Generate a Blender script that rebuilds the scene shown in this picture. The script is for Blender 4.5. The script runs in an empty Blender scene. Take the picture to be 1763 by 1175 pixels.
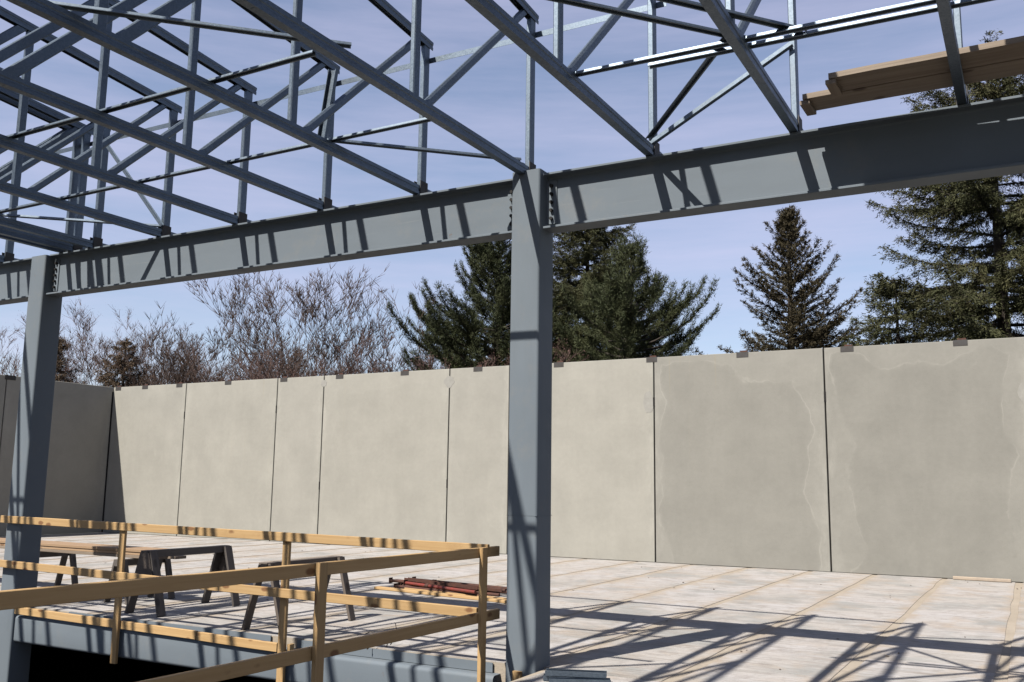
import bpy, bmesh, math, random
import numpy as np
from mathutils import Vector, Matrix

# ------------------------------------------------------------------ scene, camera, sky, sun
scene = bpy.context.scene
COL = scene.collection
cam_data = bpy.data.cameras.new('camera')
cam = bpy.data.objects.new('camera', cam_data)
COL.objects.link(cam)
R_, U_, F_ = Vector((0.875587, 0.482862, 0.013837)), Vector((0.061114, -0.139143, 0.988385)), Vector((-0.479179, 0.864571, 0.151341))
M = Matrix((R_, U_, -F_)).transposed().to_4x4()
M.translation = Vector((0, 0, 1.594))
cam.matrix_world = M
cam_data.sensor_width = 36.0
cam_data.lens = 1615.456 / 1763 * 36.0
cam_data.clip_start = 0.05
cam_data.clip_end = 4000
scene.camera = cam

SUN = Vector((0.245, 0.80, -1.0)).normalized()          # direction the light travels
world = bpy.data.worlds.new('World'); scene.world = world; world.use_nodes = True
wn = world.node_tree.nodes; wl = world.node_tree.links
for n in list(wn): wn.remove(n)
sky = wn.new('ShaderNodeTexSky'); sky.sky_type = 'NISHITA'; sky.sun_disc = False
sky.sun_elevation = math.asin(-SUN.z)
sky.sun_rotation = math.atan2(-SUN.x, -SUN.y) % (2 * math.pi)
sky.altitude = 50; sky.air_density = 1.0; sky.dust_density = 0.5; sky.ozone_density = 1.6
tc = wn.new('ShaderNodeTexCoord'); mp = wn.new('ShaderNodeMapping'); mp.inputs['Scale'].default_value = (0.9, 1.3, 9.0)
mp.inputs['Rotation'].default_value = (0.12, 0.05, 0.5)
cn = wn.new('ShaderNodeTexNoise'); cn.inputs['Scale'].default_value = 1.6; cn.inputs['Detail'].default_value = 7; cn.inputs['Roughness'].default_value = 0.62
cr = wn.new('ShaderNodeMapRange'); cr.inputs['From Min'].default_value = 0.36; cr.inputs['From Max'].default_value = 0.78
cr.inputs['To Min'].default_value = -0.14; cr.inputs['To Max'].default_value = 0.27
mx = wn.new('ShaderNodeMix'); mx.data_type = 'RGBA'; mx.inputs['B'].default_value = (5.6, 5.3, 7.0, 1)
bg = wn.new('ShaderNodeBackground'); bg.inputs['Strength'].default_value = 0.0545
wo = wn.new('ShaderNodeOutputWorld')
wl.new(tc.outputs['Generated'], mp.inputs['Vector']); wl.new(mp.outputs['Vector'], cn.inputs['Vector'])
sz = wn.new('ShaderNodeSeparateXYZ'); wl.new(tc.outputs['Generated'], sz.inputs[0])      # thin haze: thicker towards the horizon
hz = wn.new('ShaderNodeMapRange'); hz.inputs['From Min'].default_value = 0.02; hz.inputs['From Max'].default_value = 0.85
hz.inputs['To Min'].default_value = 0.40; hz.inputs['To Max'].default_value = 0.18; wl.new(sz.outputs['Z'], hz.inputs['Value'])
ad = wn.new('ShaderNodeMath'); ad.operation = 'ADD'; ad.use_clamp = True
wl.new(cn.outputs['Fac'], cr.inputs['Value']); wl.new(cr.outputs['Result'], ad.inputs[0]); wl.new(hz.outputs['Result'], ad.inputs[1]); wl.new(ad.outputs[0], mx.inputs['Factor'])
wl.new(sky.outputs['Color'], mx.inputs['A']); wl.new(mx.outputs['Result'], bg.inputs['Color'])
wl.new(bg.outputs['Background'], wo.inputs['Surface'])

sd = bpy.data.lights.new('sun', 'SUN'); sd.energy = 5.0; sd.angle = math.radians(0.53); sd.color = (1.0, 0.955, 0.88)
so = bpy.data.objects.new('sun', sd); COL.objects.link(so)
so.rotation_euler = SUN.to_track_quat('-Z', 'Y').to_euler(); so.location = (-6, -20, 30)

scene.render.engine = 'CYCLES'
scene.view_settings.view_transform = 'Standard'; scene.view_settings.look = 'None'
scene.view_settings.gamma = 1.0; scene.view_settings.use_curve_mapping = False
scene.view_settings.exposure = 1.35
scene.cycles.max_bounces = 6; scene.cycles.transparent_max_bounces = 4

rng = random.Random(11)

# ------------------------------------------------------------------ helpers: objects
def link(name, me, mat=None, parent=None, loc=None):
    o = bpy.data.objects.new(name, me); COL.objects.link(o)
    if mat is not None and me is not None and len(me.materials) == 0: me.materials.append(mat)
    if parent is not None: o.parent = parent
    if loc is not None: o.location = loc
    return o
def tag(o, label=None, cat=None, group=None, kind=None):
    if label: o['label'] = label
    if cat: o['category'] = cat
    if group: o['group'] = group
    if kind: o['kind'] = kind
    return o
def thing(name, loc, label, cat, group=None, rz=0.0):
    o = bpy.data.objects.new(name, None); COL.objects.link(o); o.location = loc; o.rotation_euler = (0, 0, rz)
    o.empty_display_size = 0.2
    return tag(o, label, cat, group, 'thing')
def mesh(name, verts, faces, smooth=False):
    me = bpy.data.meshes.new(name); me.from_pydata([tuple(v) for v in verts], [], faces); me.update()
    bm = bmesh.new(); bm.from_mesh(me); bmesh.ops.recalc_face_normals(bm, faces=bm.faces); bm.to_mesh(me); bm.free()
    if smooth:
        for p in me.polygons: p.use_smooth = True
    return me
def np_mesh(name, verts, polys, n):
    """fast mesh: verts (k,3), polys (m,n)"""
    me = bpy.data.meshes.new(name)
    me.vertices.add(len(verts)); me.vertices.foreach_set('co', np.asarray(verts, np.float32).ravel())
    m = len(polys); me.loops.add(m * n); me.loops.foreach_set('vertex_index', np.asarray(polys, np.int32).ravel())
    me.polygons.add(m); me.polygons.foreach_set('loop_start', np.arange(0, m * n, n, dtype=np.int32))
    me.update(calc_edges=True); me.validate()
    return me
def box_vf(x0, x1, y0, y1, z0, z1):
    v = [(x0,y0,z0),(x1,y0,z0),(x1,y1,z0),(x0,y1,z0),(x0,y0,z1),(x1,y0,z1),(x1,y1,z1),(x0,y1,z1)]
    f = [(0,3,2,1),(4,5,6,7),(0,1,5,4),(1,2,6,5),(2,3,7,6),(3,0,4,7)]
    return v, f
def box(name, x0, x1, y0, y1, z0, z1, mat, parent=None, bev=0.0):
    """box whose origin is its own centre"""
    c = Vector(((x0+x1)/2, (y0+y1)/2, (z0+z1)/2))
    v, f = box_vf(x0-c.x, x1-c.x, y0-c.y, y1-c.y, z0-c.z, z1-c.z)
    me = mesh(name, v, f)
    if bev: bevel(me, bev)
    return link(name, me, mat, parent, c)
def bevel(me, w, seg=1):
    bm = bmesh.new(); bm.from_mesh(me)
    bmesh.ops.bevel(bm, geom=list(bm.edges), offset=w, segments=seg, affect='EDGES', profile=0.6)
    bm.to_mesh(me); bm.free()
def prism_me(name, prof, length, smooth=False):
    """closed profile [(y,z)] extruded along local +X from 0 to length"""
    n = len(prof)
    v = [(0, a, b) for a, b in prof] + [(length, a, b) for a, b in prof]
    f = [(i, (i+1) % n, (i+1) % n + n, i+n) for i in range(n)] + [tuple(range(n-1, -1, -1)), tuple(range(n, 2*n))]
    return mesh(name, v, f)
def frame(p0, p1, up=(0, 0, 1)):
    x = (Vector(p1) - Vector(p0)); L = x.length; x.normalize()
    z = Vector(up); z = (z - x * z.dot(x)).normalized(); y = z.cross(x)
    m = Matrix((x, y, z)).transposed().to_4x4(); m.translation = Vector(p0)
    return m, L
def bar(name, p0, p1, prof, mat, parent=None, up=(0, 0, 1)):
    """bar with profile prof (y,z) about the line p0-p1, in parent's space"""
    m, L = frame(p0, p1, up)
    o = link(name, prism_me(name, prof, L), mat, parent)
    o.matrix_local = m
    return o
def rect(w, h, c=0.0):
    a, b = w/2, h/2
    if not c: return [(-a,-b),(a,-b),(a,b),(-a,b)]
    return [(-a+c,-b),(a-c,-b),(a,-b+c),(a,b-c),(a-c,b),(-a+c,b),(-a,b-c),(-a,-b+c)]
def rrect(w, h, r, k=5):
    pts = []
    for cx, cy, a0 in ((w/2-r, h/2-r, 0), (-w/2+r, h/2-r, 90), (-w/2+r, -h/2+r, 180), (w/2-r, -h/2+r, 270)):
        for i in range(k+1):
            a = math.radians(a0 + 90*i/k); pts.append((cx + r*math.cos(a), cy + r*math.sin(a)))
    return pts
def circ(r, n=10): return [(r*math.cos(2*math.pi*i/n), r*math.sin(2*math.pi*i/n)) for i in range(n)]
def lumber(name, p0, p1, w, h, mat, parent=None, up=(0, 0, 1)):
    """sawn board: w across, h along 'up'; chamfered edges, faint wane"""
    m, L = frame(p0, p1, up); r = random.Random(int(L*1e4) + len(bpy.data.objects)); n = max(2, int(L/.35)); pr = rect(w, h, .004); k = len(pr)
    by, bz, ph = r.uniform(-1, 1)*.0012*L, r.uniform(-1, 1)*.0016*L, r.uniform(0, 3)
    vs = []; fs = []
    for i in range(n+1):
        t = i/n; oy = by*math.sin(math.pi*t + .3*math.sin(ph)) + r.uniform(-.0006, .0006); oz = bz*math.sin(math.pi*t) + r.uniform(-.0006, .0006)
        vs += [(L*t, a + oy, b + oz) for a, b in pr]
    for i in range(n):
        for j in range(k): fs.append((i*k+j, i*k+(j+1) % k, (i+1)*k+(j+1) % k, (i+1)*k+j))
    fs += [tuple(range(k-1, -1, -1)), tuple(n*k + j for j in range(k))]
    o = link(name, mesh(name, vs, fs), mat, parent); o.matrix_local = m
    return o

# ------------------------------------------------------------------ helpers: materials
class NT:
    def __init__(s, name, albedo=1.0):
        s.k = albedo; s.m = bpy.data.materials.new(name); s.m.use_nodes = True
        s.t = s.m.node_tree; s.n = s.t.nodes; s.l = s.t.links
        s.b = s.n['Principled BSDF']
    def add(s, t, **k):
        n = s.n.new(t)
        for a, v in k.items():
            if a in n.inputs.keys() if isinstance(a, str) else False: n.inputs[a].default_value = v
            else: setattr(n, a, v)
        return n
    def coord(s, out='Object', scale=(1,1,1), rand=0.0):
        tc = s.n.new('ShaderNodeTexCoord'); mp = s.n.new('ShaderNodeMapping'); mp.inputs['Scale'].default_value = scale
        src = tc.outputs[out]
        if rand:
            oi = s.n.new('ShaderNodeObjectInfo'); ma = s.n.new('ShaderNodeMath'); ma.operation = 'MULTIPLY'; ma.inputs[1].default_value = rand
            s.l.new(oi.outputs['Random'], ma.inputs[0])
            va = s.n.new('ShaderNodeVectorMath'); va.operation = 'ADD'; s.l.new(src, va.inputs[0]); s.l.new(ma.outputs[0], va.inputs[1]); src = va.outputs[0]
        s.l.new(src, mp.inputs['Vector']); return mp.outputs['Vector']
    def noise(s, vec, scale, detail=4, rough=0.55, dist=0.0):
        n = s.n.new('ShaderNodeTexNoise'); n.inputs['Scale'].default_value = scale; n.inputs['Detail'].default_value = detail
        n.inputs['Roughness'].default_value = rough; n.inputs['Distortion'].default_value = dist
        s.l.new(vec, n.inputs['Vector']); return n.outputs['Fac']
    def rng(s, v, a, b, c=0.0, d=1.0, smooth=False):
        n = s.n.new('ShaderNodeMapRange'); n.inputs['From Min'].default_value = a; n.inputs['From Max'].default_value = b
        n.inputs['To Min'].default_value = c; n.inputs['To Max'].default_value = d
        if smooth: n.interpolation_type = 'SMOOTHSTEP'
        s.l.new(v, n.inputs['Value']); return n.outputs['Result']
    def math(s, op, a, b=None, c=None):
        n = s.n.new('ShaderNodeMath'); n.operation = op
        for i, x in enumerate((a, b, c)):
            if x is None: continue
            if isinstance(x, (int, float)): n.inputs[i].default_value = x
            else: s.l.new(x, n.inputs[i])
        return n.outputs[0]
    def mix(s, fac, a, b, mode='MIX'):
        n = s.n.new('ShaderNodeMix'); n.data_type = 'RGBA'; n.blend_type = mode
        for k, x in (('Factor', fac), ('A', a), ('B', b)):
            if isinstance(x, (int, float)): n.inputs[k].default_value = x
            elif isinstance(x, tuple): n.inputs[k].default_value = (x[0]*s.k, x[1]*s.k, x[2]*s.k, 1)
            else: s.l.new(x, n.inputs[k])
        return n.outputs['Result']
    def col(s, c):
        if isinstance(c, tuple): s.b.inputs['Base Color'].default_value = (*c, 1)
        else: s.l.new(c, s.b.inputs['Base Color'])
    def rough(s, r):
        if isinstance(r, float): s.b.inputs['Roughness'].default_value = r
        else: s.l.new(r, s.b.inputs['Roughness'])
    def bump(s, h, strength=0.3, dist=0.01):
        n = s.n.new('ShaderNodeBump'); n.inputs['Strength'].default_value = strength; n.inputs['Distance'].default_value = dist
        s.l.new(h, n.inputs['Height']); s.l.new(n.outputs['Normal'], s.b.inputs['Normal'])
    def spec(s, v): s.b.inputs['Specular IOR Level'].default_value = v

def m_panel():
    """precast wall panel. Object colour: R tone, G warmth, B width/10, A stain amount"""
    k = NT('precast_concrete', 0.405); oi = k.n.new('ShaderNodeObjectInfo')
    sep = k.n.new('ShaderNodeSeparateColor'); k.l.new(oi.outputs['Color'], sep.inputs['Color'])
    tone, warm, wid, stain = sep.outputs[0], sep.outputs[1], k.math('MULTIPLY', sep.outputs[2], 10.0), oi.outputs['Alpha']
    v = k.coord('Object', rand=37.0); raw = k.coord('Object')
    sx = k.n.new('ShaderNodeSeparateXYZ'); k.l.new(raw, sx.inputs[0])
    big = k.noise(v, 0.5, 2, 0.5); med = k.noise(v, 3.0, 5, 0.55)
    edge = k.math('MINIMUM', k.math('SUBTRACT', k.math('MULTIPLY', wid, 0.5), k.math('ABSOLUTE', sx.outputs['X'])), k.math('SUBTRACT', 4.4, sx.outputs['Z']))
    wob = k.math('ADD', k.rng(big, 0.3, 0.7, -0.34, 0.34), k.rng(med, 0.3, 0.7, -0.05, 0.05))
    e = k.math('ADD', edge, wob)
    centre = k.math('MULTIPLY', k.rng(e, 0.31, 0.46, 0, 1, True), stain)
    line = k.math('MULTIPLY', k.math('MULTIPLY', k.rng(k.math('ABSOLUTE', k.math('SUBTRACT', e, 0.36)), 0.0, 0.028, 1, 0, True), k.rng(k.noise(v, 1.6, 4), 0.40, 0.58)), stain)
    base = k.mix(warm, (0.398, 0.382, 0.340), (0.440, 0.422, 0.368))
    mul = k.math('MULTIPLY', tone, k.rng(k.noise(v, 1.3, 6, 0.6), 0.25, 0.75, 0.90, 1.08))
    st = k.noise(k.coord('Object', (4, 4, 0.3), 21.0), 1.0, 5, 0.6)
    mul = k.math('MULTIPLY', mul, k.rng(st, 0.25, 0.75, 0.975, 1.025))
    hs = k.noise(k.coord('Object', (0.35, 0.35, 6), 9.0), 1.0, 5, 0.65)
    mul = k.math('MULTIPLY', mul, k.rng(hs, 0.25, 0.75, 0.985, 1.015))
    mul = k.math('MULTIPLY', mul, k.rng(centre, 0, 1, 1.0, 0.92))
    mul = k.math('ADD', mul, k.math('MULTIPLY', line, 0.13))
    sidee = k.math('SUBTRACT', k.math('MULTIPLY', wid, 0.5), k.math('ABSOLUTE', sx.outputs['X']))
    eff = k.math('MULTIPLY', k.rng(sidee, 0.02, 0.30, 1, 0, True), k.rng(k.noise(k.coord('Object', (2.5, 2.5, 0.9), 83.0), 1.6, 7, 0.7), 0.46, 0.66))
    mul = k.math('ADD', mul, k.math('MULTIPLY', eff, 0.16))
    mul = k.math('SUBTRACT', mul, k.rng(k.noise(v, 55, 2, 0.5), 0.70, 0.78, 0, 0.22))
    mul = k.math('MULTIPLY', mul, k.rng(k.noise(v, 11, 6, 0.7), 0.25, 0.75, 0.955, 1.045))
    # pale scuffs and dark smudges with shapes of their own
    mul = k.math('ADD', mul, k.rng(k.noise(k.coord('Object', (1, 1, 0.6), 55.0), 2.6, 7, 0.7, 0.8), 0.66, 0.80, 0, 0.16))
    mul = k.math('SUBTRACT', mul, k.rng(k.noise(k.coord('Object', (1, 1, 0.5), 71.0), 1.9, 5, 0.6), 0.68, 0.85, 0, 0.14))
    cm = k.n.new('ShaderNodeVectorMath'); cm.operation = 'SCALE'; k.l.new(base, cm.inputs[0]); k.l.new(mul, cm.inputs['Scale'])
    # yellow rust runs
    rs = k.rng(k.noise(k.coord('Object', (7, 7, 0.12), 13.0), 1.0, 3, 0.5), 0.70, 0.80, 0, 0.30)
    rs = k.math('MULTIPLY', rs, k.rng(sx.outputs['Z'], 1.2, 4.4, 0, 1))
    k.col(k.mix(rs, cm.outputs[0], (0.46, 0.36, 0.17)))
    k.rough(0.85); k.spec(0.25)
    k.bump(k.noise(v, 28, 6, 0.65), 0.12, 0.01)
    return k.m
def m_floor():
    k = NT('floor_concrete', 0.36); v = k.coord('Object', rand=43.0)
    a = k.noise(v, 0.7, 6, 0.6); b = k.noise(v, 1.6, 7, 0.65, 0.5); c = k.noise(k.coord('Object', (1.3, 20, 1), 17.0), 1.0, 6, 0.7)
    col = k.mix(k.rng(a, 0.38, 0.62), (0.67, 0.635, 0.62), (0.61, 0.56, 0.51))
    col = k.mix(k.rng(k.noise(v, 1.1, 5, 0.6), 0.50, 0.62, 0, 0.85), col, (0.37, 0.375, 0.355))
    col = k.mix(k.rng(b, 0.52, 0.68, 0, 0.7), col, (0.55, 0.42, 0.30))
    col = k.mix(k.rng(k.noise(v, 5.5, 6, 0.7), 0.51, 0.66, 0, 0.7), col, (0.34, 0.30, 0.27))
    col = k.mix(k.rng(c, 0.48, 0.62, 0, 0.75), col, (0.36, 0.31, 0.27))
    col = k.mix(k.rng(k.noise(v, 38, 3, 0.6), 0.60, 0.74, 0, 0.6), col, (0.25, 0.23, 0.21))
    col = k.mix(k.rng(k.noise(k.coord('Object', (5, 60, 1), 31.0), 1.0, 5, 0.7), 0.42, 0.60, 0.35, 0), col, (0.74, 0.71, 0.69))
    ex = k.n.new('ShaderNodeSeparateXYZ'); k.l.new(k.coord('Object'), ex.inputs[0])
    ed = k.math('ADD', k.math('ABSOLUTE', ex.outputs['X']), k.rng(k.noise(v, 2.4, 6, 0.65), 0.3, 0.7, -0.16, 0.16))
    col = k.mix(k.rng(ed, 0.40, 0.62, 0, 0.62), col, (0.55, 0.43, 0.31))
    k.col(col); k.rough(0.9); k.spec(0.2)
    k.bump(k.math('ADD', c, k.math('MULTIPLY', k.noise(v, 24, 5, 0.7), 0.8)), 0.5, 0.012)
    return k.m
def m_grout():
    k = NT('sandy_grout', 0.36); v = k.coord('Object')
    col = k.mix(k.rng(k.noise(v, 1.5, 6, 0.6), 0.35, 0.65), (0.60, 0.515, 0.415), (0.53, 0.45, 0.355))
    col = k.mix(k.rng(k.noise(v, 9, 5, 0.7), 0.5, 0.75, 0, 0.6), col, (0.42, 0.36, 0.30))
    k.col(col); k.rough(0.95); k.spec(0.15); k.bump(k.noise(v, 30, 5, 0.7), 0.5, 0.01)
    return k.m
def m_steel():
    k = NT('grey_primer_steel', 0.425); v = k.coord('Object', rand=19.0)
    col = k.mix(k.rng(k.noise(v, 0.9, 5, 0.55), 0.3, 0.7), (0.198, 0.232, 0.266), (0.220, 0.254, 0.288))
    col = k.mix(k.rng(k.noise(k.coord('Object', (1, 1, 6), 5.0), 1.3, 5, 0.6), 0.45, 0.7, 0, 0.22), col, (0.165, 0.188, 0.210))
    col = k.mix(k.rng(k.noise(v, 16, 5, 0.7), 0.70, 0.78, 0, 0.55), col, (0.27, 0.28, 0.28))
    col = k.mix(k.rng(k.noise(v, 7, 6, 0.72), 0.735, 0.80, 0, 0.8), col, (0.13, 0.075, 0.04))
    col = k.mix(k.rng(k.noise(k.coord('Object', (1, 30, 30), 3.0), 1.1, 4, 0.7), 0.66, 0.74, 0, 0.30), col, (0.34, 0.36, 0.37))
    col = k.mix(k.rng(k.noise(v, 2.1, 7, 0.75), 0.54, 0.70, 0, 0.40), col, (0.28, 0.28, 0.27))
    col = k.mix(k.rng(k.noise(v, 3.3, 7, 0.78), 0.665, 0.74, 0, 0.85), col, (0.20, 0.115, 0.06))
    k.col(col); k.rough(k.rng(k.noise(v, 3, 3), 0.3, 0.7, 0.52, 0.66)); k.spec(0.08)
    k.bump(k.noise(v, 60, 3, 0.6), 0.06, 0.004)
    return k.m
def m_galv():
    k = NT('galvanised_steel', 0.185); v = k.coord('Object', rand=23.0)
    vo = k.n.new('ShaderNodeTexVoronoi'); vo.inputs['Scale'].default_value = 90; k.l.new(v, vo.inputs['Vector'])
    sc = k.n.new('ShaderNodeSeparateColor'); k.l.new(vo.outputs['Color'], sc.inputs['Color'])
    col = k.mix(k.rng(sc.outputs[0], 0, 1, 0, 1), (0.46, 0.58, 0.72), (0.60, 0.73, 0.88))
    col = k.mix(k.rng(k.noise(v, 2.5, 5, 0.6), 0.45, 0.7, 0, 0.4), col, (0.42, 0.46, 0.50))
    k.col(col); k.b.inputs['Metallic'].default_value = 0.92; k.spec(0.2)
    k.rough(k.rng(k.math('ADD', sc.outputs[1], k.noise(v, 6, 4)), 0.4, 1.5, 0.42, 0.56))
    k.bump(k.noise(v, 9, 3), 0.05, 0.01)
    return k.m
def m_wood(name, c1, c2, knot, kscale=1.0, rough=0.7):
    k = NT(name, 0.395); v = k.coord('Object', rand=61.0); g = k.coord('Object', (0.9, 26, 26), 61.0)
    gr = k.noise(g, 1.4, 5, 0.6, 0.6)
    col = k.mix(k.rng(gr, 0.32, 0.68), c1, c2)
    oi = k.n.new('ShaderNodeObjectInfo')
    cm = k.n.new('ShaderNodeVectorMath'); cm.operation = 'SCALE'; k.l.new(col, cm.inputs[0]); k.l.new(k.rng(oi.outputs['Random'], 0, 1, 0.88, 1.08), cm.inputs['Scale'])
    vo = k.n.new('ShaderNodeTexVoronoi'); vo.inputs['Scale'].default_value = 2.1 * kscale; vo.inputs['Randomness'].default_value = 1.0
    k.l.new(k.coord('Object', (1.6, 3.2, 3.2), 61.0), vo.inputs['Vector'])
    kn = k.rng(k.math('ADD', vo.outputs['Distance'], k.rng(k.noise(v, 30, 3), 0, 1, -0.04, 0.04)), 0.12, 0.22, 1, 0, True)
    col = k.mix(k.math('MULTIPLY', kn, 0.92), cm.outputs[0], knot)
    col = k.mix(k.rng(k.noise(v, 3.0, 5, 0.65), 0.60, 0.78, 0, 0.35), col, knot)
    k.col(col); k.rough(rough); k.spec(0.25); k.bump(gr, 0.15, 0.004)
    return k.m
def m_plain(name, c1, c2, scale=8.0, rough=0.7, metal=0.0, bump=0.15, lo=0.35, hi=0.65):
    k = NT(name, 0.41); v = k.coord('Object', rand=29.0)
    n = k.noise(v, scale, 6, 0.65); k.col(k.mix(k.rng(n, lo, hi), c1, c2)); k.rough(rough)
    k.b.inputs['Metallic'].default_value = metal; k.spec(0.3)
    if bump: k.bump(n, bump, 0.01)
    return k.m
def m_leaf(name, c1, c2, c3):
    k = NT(name, 0.54); ge = k.n.new('ShaderNodeNewGeometry'); v = k.coord('Object')
    col = k.mix(k.rng(ge.outputs['Random Per Island'], 0.0, 1.0), c1, c2)
    col = k.mix(k.rng(k.noise(v, 0.9, 4, 0.6), 0.45, 0.68, 0, 0.8), col, c3)
    k.col(col); k.rough(0.75); k.spec(0.2)
    return k.m
def m_bark(name, c1, c2): return m_plain(name, c1, c2, 3.0, 0.9, 0, 0.0)

PANEL, FLOOR, GROUT, STEEL, GALV = m_panel(), m_floor(), m_grout(), m_steel(), m_galv()
PINEWOOD = m_wood('new_pine_lumber', (0.60, 0.375, 0.165), (0.72, 0.475, 0.225), (0.27, 0.125, 0.05))
OLDWOOD = m_wood('weathered_lumber', (0.155, 0.125, 0.105), (0.215, 0.175, 0.145), (0.085, 0.062, 0.05))
DARKWOOD = m_wood('dark_stained_lumber', (0.13, 0.112, 0.10), (0.19, 0.165, 0.148), (0.075, 0.062, 0.055))
PLANKWOOD = m_wood('scaffold_plank_wood', (0.27, 0.205, 0.150), (0.43, 0.34, 0.255), (0.15, 0.10, 0.07))
STACKWOOD = m_wood('stacked_board_wood', (0.44, 0.28, 0.16), (0.53, 0.36, 0.22), (0.25, 0.14, 0.07))
RUST = m_plain('rusty_steel', (0.15, 0.058, 0.036), (0.08, 0.038, 0.028), 14, 0.75, 0.2)
REDPAINT = m_plain('worn_red_paint', (0.30, 0.045, 0.03), (0.16, 0.045, 0.03), 9, 0.55)
PLATE = m_plain('weathered_steel_plate', (0.085, 0.083, 0.083), (0.07, 0.058, 0.05), 11, 0.65, 0.2)
DARKIRON = m_plain('dark_bolt_steel', (0.022, 0.021, 0.021), (0.04, 0.035, 0.032), 20, 0.55, 0.5)
GAP = m_plain('joint_filler', (0.030, 0.028, 0.026), (0.05, 0.045, 0.04), 6, 0.95)
PATCH = m_plain('repair_mortar', (0.44, 0.425, 0.385), (0.38, 0.365, 0.33), 9, 0.9)
RUBBLE = m_plain('pale_mortar_strip', (0.58, 0.47, 0.36), (0.48, 0.39, 0.31), 10, 0.95)
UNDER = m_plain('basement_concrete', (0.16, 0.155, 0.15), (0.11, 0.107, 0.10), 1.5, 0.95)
NEAR = m_plain('bounce_cutting_deck', (0.18, 0.168, 0.155), (0.14, 0.13, 0.12), 2.0, 0.9)  # unseen planks, colour darkened so less light bounces onto shaded steel
SOIL = m_plain('spring_turf', (0.085, 0.075, 0.04), (0.06, 0.075, 0.032), 0.4, 0.95)
GREYWIRE = m_plain('tie_wire', (0.04, 0.032, 0.028), (0.09, 0.06, 0.045), 20, 0.6, 0.3)

# ------------------------------------------------------------------ setting: ground, basement, floor
v, f = box_vf(-900, 900, -700, 1600, -3.6, -3.3)
tag(link('ground', mesh('ground', v, f), SOIL), kind='structure')
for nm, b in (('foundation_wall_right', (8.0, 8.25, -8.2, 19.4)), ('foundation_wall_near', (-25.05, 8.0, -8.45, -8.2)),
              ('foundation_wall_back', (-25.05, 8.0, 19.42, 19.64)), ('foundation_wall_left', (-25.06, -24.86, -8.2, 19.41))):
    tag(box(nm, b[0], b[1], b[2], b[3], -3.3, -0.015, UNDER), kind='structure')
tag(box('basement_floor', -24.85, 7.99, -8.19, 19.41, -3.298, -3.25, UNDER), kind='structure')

# far floor: hollow-core planks with sandy grout joints, resting on the edge beam
PY0, PY1 = 7.72, 19.385
def bed(name, x0, x1, y0, y1):
    v, f = box_vf(x0, x1, y0, y1, -0.19, -0.007)
    return tag(link(name, mesh(name, v, f), GROUT), kind='structure')
def plank(parent, x0, x1, y0, y1, seed, mat=None):
    """slab plank with slightly ragged long edges"""
    r = random.Random(seed); n = 12; g = 0.05
    L = [(x0 + g + r.uniform(-.016, .016), y0 + (y1-y0)*i/n) for i in range(n+1)]
    Rr = [(x1 - g + r.uniform(-.016, .016), y0 + (y1-y0)*i/n) for i in range(n+1)]
    cx, cy = (x0+x1)/2, (y0+y1)/2; dz = r.uniform(-.002, .002)
    vs = []; fs = []
    for (a, b), (c, d) in zip(L, Rr): vs += [(a-cx, b-cy, dz), (c-cx, d-cy, dz), (a-.012-cx, b-cy, -.02), (c+.012-cx, d-cy, -.02)]
    for i in range(n):
        k = 4*i; fs += [(k, k+1, k+5, k+4), (k+2, k, k+4, k+6), (k+1, k+3, k+7, k+5)]
    fs += [(2, 3, 1, 0), (4*n, 4*n+1, 4*n+3, 4*n+2)]
    return link('plank', mesh('plank', vs, fs), mat or FLOOR, parent, (cx, cy, 0))
fl = bed('floor', -24.84, 8.0, PY0, PY1)
x = -0.36 + 1.205 * 7; k = 0
xs = [8.0] + [-0.36 + 1.205*j for j in range(6, -21, -1) if -24.7 < -0.36 + 1.205*j < 7.9] + [-24.84]
for a, b in zip(xs[1:], xs[:-1]): plank(fl, a, b, PY0 + .004, PY1 - .003, k); k += 1
nf = bed('floor_near_side', -3.88, 8.0, -8.19, 7.70)
xs2 = [8.0] + [-0.36 + 1.205*j for j in range(6, -3, -1)] + [-3.88]
for a, b in zip(xs2[1:], xs2[:-1]): plank(nf, a, b, -8.18, 6.60, k, NEAR); plank(nf, a, b, 6.604, 7.695, k + 500); k += 1
lf = bed('floor_left_side', -24.84, -11.6, -8.19, 7.70)
for j in range(11): plank(lf, -24.84 + 1.2036*j, -24.84 + 1.2036*(j+1), -8.18, 7.695, k, NEAR); k += 1
sf = bed('floor_opening_near_edge', -11.59, -4.41, -8.19, 0.9)
for j in range(6): plank(sf, -11.59 + 1.1966*j, -11.59 + 1.1966*(j+1), -8.18, 0.895, k, NEAR); k += 1

# ------------------------------------------------------------------ precast walls
ZT = 4.40; YW = 19.39
def panel(parent, origin, w, tone, warm, stain, axis='x', h=ZT):
    """panel front face in local plane y=0 (faces -Y), origin bottom centre"""
    v, f = box_vf(-w/2, w/2, 0, 0.2, 0, h); me = mesh('panel', v, f); bevel(me, 0.008)
    o = link('panel', me, PANEL, parent, origin)
    o.color = (tone, warm, w/10, stain)
    if axis == 'y': o.rotation_euler = (0, 0, math.pi/2)
    return o
bw = thing('concrete_wall', (-11.5, YW, 0), 'long sunlit precast concrete panel wall standing behind the floor deck', 'wall')
edges = [-24.84, -21.655, -18.107, -16.467, -12.49, -10.80, -7.182, -3.577, 0.03, 3.64, 7.25]
props = [(1.05,.75,.15), (1.06,.8,.1), (1.06,.6,.1), (1.05,.85,.25), (1.06,.65,.3), (1.08,.8,.15), (.91,.25,1.0), (.885,.2,1.0), (.91,.2,.8), (.95,.2,.6)]
for (a, b), (t, w, s) in zip(zip(edges[:-1], edges[1:]), props):
    panel(bw, ((a+b)/2 + 11.5, 0, 0.002), b - a - 0.03, t, w, s)
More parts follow.
